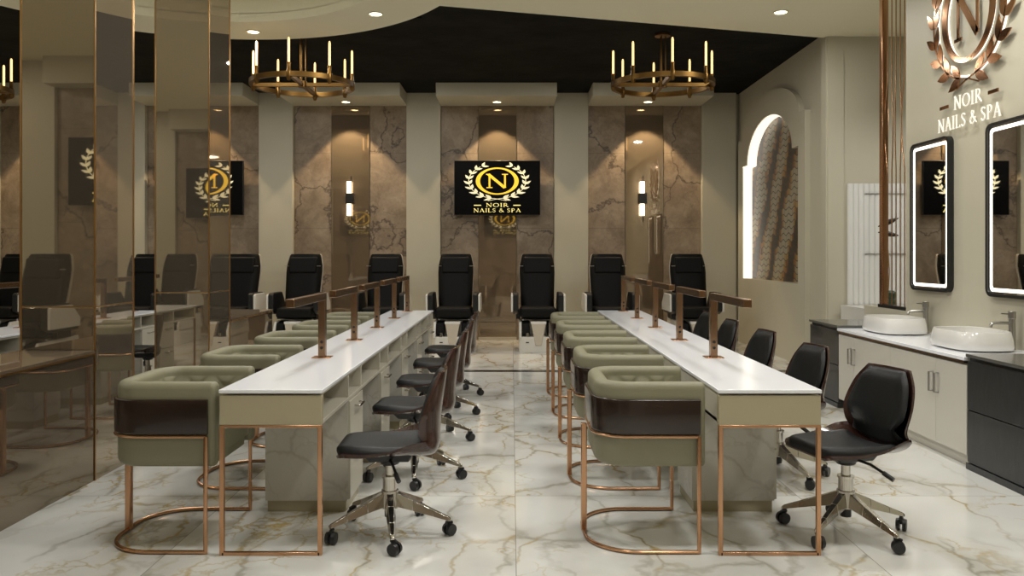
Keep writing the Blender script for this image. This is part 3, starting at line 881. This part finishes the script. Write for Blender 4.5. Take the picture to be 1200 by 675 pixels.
# ------------------------------------------------------------------ technician swivel chairs (front towards -x)
def make_swivel(label):
    t = thing('swivel_chair', label, 'office chair', (0, 0, 0), 0, 'rosewood shell swivel chairs at the tables')
    # side profile x, z, half width, edge lift, edge wrap
    K = [(-.232, .412, .150, .000, 0), (-.20, .425, .200, .003, 0), (-.10, .424, .234, .010, 0), (.03, .414, .240, .040, 0), (.12, .408, .236, .075, .00),
         (.20, .406, .218, .085, .01), (.236, .432, .210, .050, .045), (.240, .510, .212, .015, .075), (.244, .580, .228, .004, .075), (.253, .65, .226, 0, .062), (.265, .735, .198, 0, .042), (.275, .808, .142, 0, .022)]
    def S_(v, sc=1.0):
        f = v * (len(K) - 1); i = min(int(f), len(K) - 2); k = f - i
        # catmull-rom
        def g(j): return K[max(0, min(len(K) - 1, j))]
        p0, p1, p2, p3 = g(i - 1), g(i), g(i + 1), g(i + 2)
        return [.5 * (2 * b + (c - a) * k + (2 * a - 5 * b + 4 * c - d) * k * k + (3 * b - a - 3 * c + d) * k ** 3) for a, b, c, d in zip(p0, p1, p2, p3)]
    def surf(off, inset, va, vb, lf=1.0):
        def fn(u, v):
            vv = va + (vb - va) * v
            x, z, w_, lift, wrap = S_(vv)
            x2, z2 = S_(min(1, vv + .02))[:2]; x1, z1 = S_(max(0, vv - .02))[:2]
            tx, tz = x2 - x1, z2 - z1; L = sqrt(tx * tx + tz * tz); nx, nz = -tz / L, tx / L
            s = (u * 2 - 1)
            e = s * s * (.35 + .65 * s * s)
            ww = w_ - (inset + (.045 * max(0, 1 - abs(z - .51) / .07) if inset else 0))
            o = off(u, v) if callable(off) else off
            return (x - wrap * e + nx * o, s * ww, z + lift * e * lf + nz * o)
        return fn
    MB().slab(surf(-.007, 0, 0, 1), surf(.006, 0, 0, 1), 16, 44).build('shell', M['rosewood'], t, ang=50)
    def puff(h):
        return lambda u, v: .006 + h * min(1, (1 - abs(2 * u - 1)) * 7) ** .5 * min(1, v * 9, (1 - v) * 9) ** .5
    MB().slab(surf(.0055, .036, .012, .42, .45), surf(puff(.034), .036, .012, .42, .45), 20, 24).build('seat_pad', M['bleather'], t, ang=60)
    MB().slab(surf(.0055, .026, .50, .98), surf(puff(.034), .026, .50, .98), 20, 24).build('back_pad', M['bleather'], t, ang=60)
    m = MB(); m.hexa([(-.09, -.075, .365), (.10, -.075, .365), (.10, .075, .365), (-.09, .075, .365)], [(-.13, -.10, .414), (.12, -.10, .408), (.12, .10, .408), (-.13, .10, .414)])
    m.cyl((0, 0, .34), (0, 0, .37), .045, .055)
    m.build('tilt_mechanism', M['bplastic'], t, bevel=.008)
    l = MB(); l.tube([(.0, -.05, .38), (.03, -.14, .37), (.06, -.22, .335)], .007, 8); l.cyl((.05, -.20, .345), (.07, -.245, .322), .011)
    l.build('lever', M['bplastic'], t)
    g = MB(); g.cyl((0, 0, .20), (0, 0, .35), .022); g.cyl((0, 0, .20), (0, 0, .275), .036, .034); g.cyl((0, 0, .275), (0, 0, .285), .040)
    g.build('gas_lift', M['chrome'], t)
    MB().cyl((0, 0, .085), (0, 0, .135), .026).build('column_foot', M['bplastic'], t)
    s = MB(); s.cyl((0, 0, .13), (0, 0, .215), .050, .042)
    ANG = [R(-9 + 72 * k) for k in range(5)]
    for a in ANG:
        ca, sa = cos(a), sin(a)
        def P(r, sd, z): return (r * ca - sd * sa, r * sa + sd * ca, z)
        secs = [(.03, .027, .140, .208), (.12, .023, .120, .168), (.22, .018, .094, .124), (.295, .013, .074, .092), (.305, .008, .072, .084)]
        for q in range(len(secs) - 1):
            r0, w0, a0, b0 = secs[q]; r1, w1, a1_, b1 = secs[q + 1]
            s.hexa([P(r0, -w0, a0), P(r1, -w1, a1_), P(r1, w1, a1_), P(r0, w0, a0)], [P(r0, -w0 * .6, b0), P(r1, -w1 * .6, b1), P(r1, w1 * .6, b1), P(r0, w0 * .6, b0)])
    s.build('star_base', M['chrome'], t, bevel=.002)
    for a in ANG:
        c = MB(); x, y = .288 * cos(a), .288 * sin(a)
        b = a + .9
        ax = Vector((-sin(b), cos(b), 0)); fw = Vector((cos(b), sin(b), 0)) * .012
        p = Vector((x, y, .03)) + fw
        for sd in (-1, 1):
            c.cyl(p + ax * (sd * .006), p + ax * (sd * .024), .03, .027, 18)
        c.cyl((x, y, .035), (x, y, .078), .008)
        c.tube([p + ax * 0 + Vector((-.02 * cos(b), -.02 * sin(b), .034)), p + Vector((0, 0, .036)), p + Vector((.015 * cos(b), .015 * sin(b), .028))], .009, 8)
        c.build('caster', M['bplastic'], t)
    return t
SD = [3.90, 4.90, 5.86, 6.80, 7.76]
swv = None
random.seed(4)
for (nm, x, rots) in (('left', -.60, (2, -3, 1, 3, -2)), ('right', 1.64, (15, 8, 6, 4, 7)), ('far left', -3.56, (2, -2, 3, 0, 2))):
    for i, d in enumerate(SD):
        if nm == 'far left' and i < 2: continue
        where = {'left': 'on the aisle at the left table', 'right': 'between right table and basins', 'far left': 'beyond the half wall'}[nm]
        lab = 'black rosewood swivel chair %s, %s' % (where, ORD[i])
        rz = R(rots[i])
        if swv is None: swv = make_swivel(lab); swv.location = (x, d, 0); swv.rotation_euler = (0, 0, rz)
        else: dup(swv, (x + (.05 if nm == 'right' and i == 4 else 0), d, 0), rz, lab)

# ------------------------------------------------------------------ pedicure chairs (front towards -y)
def make_pedi(label):
    t = thing('pedicure_chair', label, 'pedicure chair', (0, 0, 0), 0, 'black pedicure spa chairs along the back wall')
    # white tub body with raised wings and an open basin
    b = MB()
    b.prism(rrect(-.27, .27, -.52, .42, .10, 6), lambda u, v, n: (u, v, .0 + n), .22)
    b.build('tub_body', M['white'], t, bevel=.012)
    for sx in (-1, 1):
        w_ = MB()
        w_.prism([(-.50, .2), (-.50, .30), (-.42, .42), (.35, .44), (.40, .2)], lambda u, v, n: (sx * .27 - sx * n, u, v), .035)
        w_.build('side_wing', M['white'], t, bevel=.008)
    MB().box(-.23, .23, -.22, .40, .2, .46).build('pedestal', M['dark_chrome'], t, bevel=.02)
    # flared front apron of the basin
    f = MB()
    f.hexa([(-.045, -.535, .10), (.045, -.535, .10), (.045, -.45, .10), (-.045, -.45, .10)], [(-.105, -.50, .425), (.105, -.50, .425), (.105, -.40, .425), (-.105, -.40, .425)])
    f.build('foot_spout', M['tan'], t, bevel=.006)
    MB().hexa([(-.107, -.503, .395), (.107, -.503, .395), (.107, -.397, .395), (-.107, -.397, .395)], [(-.11, -.505, .43), (.11, -.505, .43), (.11, -.395, .43), (-.11, -.395, .43)]).build('spout_rim', M['ceramic'], t, bevel=.004)
    for sx in (-1, 1):
        q = MB(); q.hexa([(sx * .12 - .0, -.47, .24), (sx * .235, -.47, .24), (sx * .235, -.25, .25), (sx * .12, -.25, .25)], [(sx * .12, -.44, .40), (sx * .235, -.44, .40), (sx * .235, -.22, .43), (sx * .12, -.22, .43)])
        q.build('footrest', M['pleather'], t, bevel=.012)
        MB().cyl((sx * .155, -.51, .225), (sx * .155, -.51, .275), .02, .016).build('knob', M['chrome'], t)
        MB().box(sx * .155 - .022, sx * .155 + .022, -.524, -.516, .135, .15).build('jet', M['bplastic'], t)
    # seat
    MB().box(-.255, .255, -.42, .12, .47, .62).build('seat_cushion', M['pleather'], t, bevel=.04, seg=4)
    # back: tapering, slightly reclined, white shell behind, headrest pillow
    def back(y_off, grow, d):
        rows = [(.58, .235), (.75, .245), (.95, .252), (1.1, .258), (1.2, .255), (1.3, .235), (1.355, .222), (1.375, .205)]
        def fa(u, v):
            f = v * (len(rows) - 1); i = min(int(f), len(rows) - 2); k = f - i
            z = rows[i][0] + (rows[i + 1][0] - rows[i][0]) * k; w_ = rows[i][1] + (rows[i + 1][1] - rows[i][1]) * k + grow
            return (2 * u - 1) * w_, z
        def f0(u, v):
            x, z = fa(u, v); return (x, .02 + (z - .55) * .28 + y_off - .03 * (1 - (2 * u - 1) ** 2) * 0 + .03 * (2 * u - 1) ** 4 * 0, z)
        def f1(u, v):
            x, z = fa(u, v); e = 1 - abs(2 * u - 1) ** 6
            return (x, .02 + (z - .55) * .28 + y_off - d * (.45 + .55 * e), z)
        return f0, f1
    MB().slab(*back(.03, 0, .13), 16, 14).build('backrest', M['pleather'], t, ang=60)
    MB().slab(*back(.075, .004, .045), 12, 14).build('back_shell', M['tan'], t, ang=60)
    MB().hexa([(-.20, -.00 + .055, 1.10), (.20, .055, 1.10), (.20, .12, 1.08), (-.20, .12, 1.08)], [(-.205, .115, 1.33), (.205, .115, 1.33), (.205, .19, 1.335), (-.205, .19, 1.335)]).build('headrest', M['pleather'], t, bevel=.025, seg=3)
    for sx in (-1, 1):
        MB().box(sx * .235 - .03, sx * .235 + .03, .075, .09, 1.195, 1.203).build('strap', M['dark_chrome'], t)
    for sx in (-1, 1):
        a = MB(); a.prism([(-.42, .56), (-.42, .79), (-.38, .81), (.02, .81), (.18, .66), (.18, .56)], lambda u, v, n: (sx * (.385 - n), u, v), .03)
        ar = a.build('arm_shell', M['white'], t, bevel=.008)
        p = MB(); p.prism([(-.425, .57), (-.425, .80), (-.38, .825), (.03, .825), (.2, .64), (.2, .52), (-.3, .52)], lambda u, v, n: (sx * (.355 - n), u, v), .075)
        p.build('armrest', M['bleather'], t, bevel=.014)
        MB().box(sx * .28 - .03, sx * .28 + .03, -.15, .12, .44, .57).build('arm_support', M['bplastic'], t)
    return t
PD = 11.56
ped = None
PC = [(-3.07, 'pedicure spa chair left of the left sconce, by the half wall end'), (-1.87, 'pedicure spa chair right of the left sconce, behind the left table'),
      (-.83, 'pedicure spa chair under the left edge of the centre television'), (.37, 'pedicure spa chair under the right edge of the centre television'),
      (1.41, 'pedicure spa chair left of the right sconce, behind the right table'), (2.60, 'pedicure spa chair at the right end of the row by the arched niche'),
      (-3.99, 'pedicure spa chair under the half hidden television left of the pillar'), (-5.36, 'pedicure spa chair seen in the gap between the two pillars'), (-7.30, 'pedicure spa chair at the left picture edge')]
for x, lab in PC:
    lab = 'black ' + lab
    if ped is None: ped = make_pedi(lab); ped.location = (x, PD, 0)
    else: dup(ped, (x, PD, 0), 0, lab)
dup(ped, (-5.30, .75, 0), pi, 'black pedicure spa chair behind the camera, mirrored in the left pillars')

# ------------------------------------------------------------------ chandeliers
def make_chandelier(label):
    t = thing('chandelier', label, 'chandelier', (0, 0, 0), 0, 'ring chandeliers')
    rr = .575
    c = arc(0, 0, rr, 0, 2 * pi, 64)[:-1]
    MB().sweep(c, [(-.022, -.028), (.022, -.028), (.022, .028), (-.022, .028)], True).build('ring', M['antique'], t)
    MB().box(-.02, .02, -rr, rr, -.02, .02).build('cross_bar', M['antique'], t, smooth=False)
    MB().box(-rr, rr, -.02, .02, -.02, .02).build('cross_bar', M['antique'], t, smooth=False)
    top = ZB - 3.345
    for k in range(3):
        a = 2 * pi * k / 3
        MB().cyl((.035 * cos(a), .035 * sin(a), 0), (.035 * cos(a), .035 * sin(a), top - .02), .007, n=8).build('rod', M['antique'], t)
    m = MB(); m.cyl((0, 0, top - .025), (0, 0, top), .09, n=28); m.build('canopy', M['antique'], t)
    MB().cyl((0, 0, -.03), (0, 0, .04), .05).build('hub', M['antique'], t)
    for k in range(8):
        a = -pi / 2 + k * pi / 4
        x, y = rr * cos(a), rr * sin(a)
        s = MB(); s.lathe([(.001, -.075), (.018, -.07), (.022, -.05), (.030, -.03), (.030, .03), (.022, .05), (.020, .11), (.024, .115), (.024, .125), (.001, .125)], (x, y, 0), 14)
        so = s.build('candle_socket', M['antique'], t)
        MB().lathe([(.001, .125), (.0115, .125), (.0125, .14), (.0125, .375), (.009, .395), (.001, .402)], (x, y, 0), 12).build('candle_tube', M['candle'], so)
    return t
ch = make_chandelier('brass ring chandelier with candle tubes on the left, above the left table')
ch.location = (-2.44, 9.25, 3.345); ch.rotation_euler = (0, 0, 0)
dup(ch, (1.755, 9.25, 3.345), 0, 'brass ring chandelier with candle tubes on the right, near the arched niche')
dup(ch, (-6.50, 9.25, 3.30), R(20), 'brass ring chandelier cut off by the left picture edge')

# ------------------------------------------------------------------ downlights and sconces
def make_down(label, group):
    t = thing('ceiling_downlight', label, 'downlight', (0, 0, 0), 0, group)
    MB().lathe([(.062, -.001), (.078, -.001), (.080, -.006), (.066, -.010), (.060, -.004)], (0, 0, 0), 28).build('bezel', M['ceil'], t)
    MB().lathe([(.001, -.004), (.060, -.004), (.060, -.002), (.001, -.002)], (0, 0, 0), 28).build('lens', M['lampdisc'], t)
    return t
dl = make_down('recessed round downlight in the curved soffit at left, above the ring chandelier', 'soffit downlights')
dl.location = (-2.87, 8.8, ZS)
dup(dl, (-1.4, 8.15, ZS), 0, 'recessed round downlight in the soffit near the top centre left')
dup(dl, (2.74, 8.09, ZS), 0, 'recessed round downlight in the soffit at upper right')
for rx, wh in zip(RECESS, ('far left recess', 'recess behind the pillars', 'left recess with a sconce', 'centre recess above the television', 'right recess with a sconce')):
    dup(dl, (rx, 12.33, 3.74), 0, 'small downlight under the header box of the ' + wh, 'header downlights')

def make_sconce(label):
    t = thing('wall_sconce', label, 'wall lamp', (0, 0, 0), 0, 'sconces on the bronze mirrors')
    MB().box(.008, .020, -.02, 0, -.36, .36).build('back_bar', M['bplastic'], t, smooth=False)
    MB().box(-.06, .06, -.10, 0, -.085, .085).build('bracket', M['bframe'], t, bevel=.006)
    for z0, z1 in ((.085, .27), (-.27, -.085)):
        MB().cyl((-.01, -.06, z0), (-.01, -.06, z1), .038, n=20).build('light_tube', M['sconce_l'], t)
    return t
SCZ = 1.37 + 65 * 12.67 / 930
sc = make_sconce('black wall sconce with two glowing tubes on the left bronze mirror')
sc.location = (-2.58, 12.675, SCZ)
dup(sc, (2.08, 12.675, SCZ), 0, 'black wall sconce with two glowing tubes on the right bronze mirror')

# ------------------------------------------------------------------ vanity counter, cabinets, basins, taps, mirrors
van = thing('vanity_cabinet', 'long white vanity cabinet with flat doors under the two wash basins', 'cabinet', (2.91, 5.08, 0))
MB().box(.02, .58, .0, 1.99, .08, .672).build('carcass', M['lacquer'], van, smooth=False)
MB().box(.05, .58, .0, 1.99, 0, .08).build('plinth', M['lacquer'], van, smooth=False)
for (ya, yb, hy) in ((0.0, .37, .335), (.37, 1.02, .405), (1.02, 1.69, 1.655), (1.69, 1.99, 1.725)):
    d = MB().box(0, .02, ya + .001, yb - .001, .085, .660).build('door', M['lacquer'], van, bevel=.001)
    h = MB(); h.tube([(0, hy, .43), (-.03, hy, .43), (-.03, hy, .56), (0, hy, .56)], .007, 8); h.build('handle', M['dark_chrome'], d)
ct = MB().box(2.895, 3.498, 5.085, 7.07, .688, .712).build('countertop', M['top'], bevel=.003)
tag(ct, 'white stone countertop over the vanity cabinet', 'countertop')
tr = MB().box(2.90, 3.49, 5.09, 7.06, .672, .688).build('copper_strip', M['bronze_metal'], van, smooth=False)
tr.location = (-2.91, -5.08, 0)
def black_cab(y0, y1, label):
    t = thing('drawer_cabinet', label, 'cabinet', (2.91, y0, 0), 0, 'black drawer cabinets')
    L = y1 - y0
    MB().box(.02, .58, 0, L, .0, .715).build('carcass', M['bcab'], t, smooth=False)
    MB().box(-.008, .02, 0, L, .0, .04).build('plinth', M['bcab'], t, smooth=False)
    MB().box(0, .02, .004, L - .004, .045, .375).build('drawer', M['bcab'], t, bevel=.002)
    MB().box(0, .02, .004, L - .004, .381, .690).build('drawer', M['bcab'], t, bevel=.002)
    MB().box(-.01, .585, 0, L, .715, .735).build('cabinet_top', M['bcabtop'], t, bevel=.002)
black_cab(3.75, 5.075, 'large black drawer cabinet at the right picture edge')
black_cab(7.075, 7.75, 'black drawer cabinet at the far end of the vanity, by the corridor')
bs_prof = [(.001, 0), (.20, 0), (.238, .012), (.245, .03), (.240, .075), (.228, .128), (.224, .133), (.214, .130), (.216, .10), (.205, .05), (.16, .028), (.001, .024)]
def make_basin(label):
    t = thing('wash_basin', label, 'wash basin', (0, 0, 0), 0, 'white countertop basins')
    b = MB()
    n = 56; vs = []; fs = []; m = len(bs_prof)
    for k in range(n):
        a = 2 * pi * k / n
        # superellipse plan, long side along y
        ca, sa = cos(a), sin(a)
        q = (abs(ca) ** 3.2 + abs(sa) ** 3.2) ** (-1 / 3.2)
        for (r, z) in bs_prof: b.v.append((r * q * ca * .84, r * q * sa * 1.14, z))
    for k in range(n):
        for i in range(m - 1):
            a_ = k * m + i; c_ = ((k + 1) % n) * m + i
            b.f.append((a_, c_, c_ + 1, a_ + 1))
    b.build('bowl', M['ceramic'], t)
    MB().cyl((0, 0, .0255), (0, 0, .03), .025).build('drain', M['chrome'], t)
    return t
ba = make_basin('white countertop wash basin nearer the camera, beside the large black cabinet')
ba.location = (3.21, 5.55, .712)
dup(ba, (3.21, 6.67, .712), 0, 'white countertop wash basin farther back, by the copper slat screen')
def make_tap(label):
    t = thing('basin_tap', label, 'tap', (0, 0, 0), 0, 'tall chrome basin taps')
    MB().lathe([(.001, 0), (.027, 0), (.027, .006), (.021, .010), (.021, .215), (.025, .22), (.025, .262), (.022, .266), (.001, .266)], (0, 0, 0), 24).build('body', M['dark_chrome'], t)
    MB().tube([(-.015, 0, .185), (-.12, 0, .185), (-.135, 0, .182), (-.145, 0, .172), (-.148, 0, .155)], .011, 10).build('spout', M['dark_chrome'], t)
    MB().tube([(-.02, 0, .246), (-.075, 0, .250)], .005, 8).build('lever', M['dark_chrome'], t)
    return t
tp = make_tap('chrome tall tap beside the nearer wash basin')
tp.location = (3.44, 5.46, .712)
dup(tp, (3.44, 6.60, .712), 0, 'chrome tall tap beside the farther wash basin')

def make_vmirror(label):
    t = thing('wall_mirror', label, 'mirror', (0, 0, 0), 0, 'lit vanity mirrors')
    f = lambda u, v, n: (-n, u, v)
    hw_, hh = .305, .625
    o = rrect(-hw_, hw_, -hh, hh, .06, 8)
    i1 = rrect(-hw_ + .022, hw_ - .022, -hh + .022, hh - .022, .042, 8)
    MB().prism(o, f, .045, [i1]).build('frame', M['bframe'], t)
    MB().prism(i1, f, .030).build('glass', M['mirror'], t, smooth=False)
    i2 = rrect(-hw_ + .036, hw_ - .036, -hh + .036, hh - .036, .035, 8)
    i3 = rrect(-hw_ + .062, hw_ - .062, -hh + .062, hh - .062, .02, 8)
    MB().prism(i2, lambda u, v, n: (-.0302 - n, u, v), .002, [i3]).build('light_strip', M['led'], t, smooth=False)
    return t
vm = make_vmirror('black framed lit mirror above the farther wash basin')
vm.location = (XW, 6.59, 1.69)
dup(vm, (XW, 5.49, 1.69), 0, 'black framed lit mirror above the nearer basin, cut by the picture edge')

# copper slat screen between the basins and the corridor
ss = thing('slat_screen', 'copper vertical slat screen rising to the ceiling beside the far mirror', 'screen', (3.54, 7.055, .865))
MB().box(-.03, .03, .005, .56, 0, .03).build('sill', M['bframe'], ss, smooth=False)
H = ZS - .865
MB().box(-.03, .03, .47, .53, .03, H).build('post', M['copper'], ss, bevel=.003)
for k in range(5):
    y = .10 + .32 * k / 4
    pts = []
    for j in range(41):
        z = .03 + (H - .03) * j / 40
        zz = z + .865
        bow = .0
        if 2.15 < zz < 3.0: bow = sin((zz - 2.15) / .85 * pi) * (.06 if k in (0, 4) else .02) * (-1 if k % 2 else 1)
        pts.append((0, y + bow, z))
    MB().tube(pts, .006, 6).build('slat', M['copper'], ss)

# vase with a dry stem on the low wall behind the screen
vs_ = thing('vase', 'green ribbed vase holding a stem with two dark pods behind the slat screen', 'vase', (3.68, 7.76, .865))
MB().lathe([(.001, 0), (.05, 0), (.07, .02), (.072, .05), (.06, .07), (.074, .09), (.072, .13), (.05, .15), (.045, .15), (.04, .14), (.001, .14)], (0, 0, 0), 24).build('vase_body', M['vase'], vs_)
st = thing('dry_stem', 'dry stem with two dark pods standing in the green vase', 'dried plant', (3.68, 7.76, 1.006))
MB().tube([(0, 0, 0), (.01, 0, .2), (-.01, .0, .52), (-.02, 0, .70)], .005, 8).build('stem', M['gold_trim'], st)
for (z, sg_) in ((.66, .42), (.57, -.16)):
    b = MB()
    pts = [(-.10 + .2 * i / 8, 0, z + .2 * (i / 8 - .3) * sg_) for i in range(9)]
    for i in range(8):
        b.cyl(pts[i], pts[i + 1], .004 + .022 * sin(pi * i / 8), .004 + .022 * sin(pi * (i + 1) / 8), 10)
    b.build('pod', M['pod'], st)
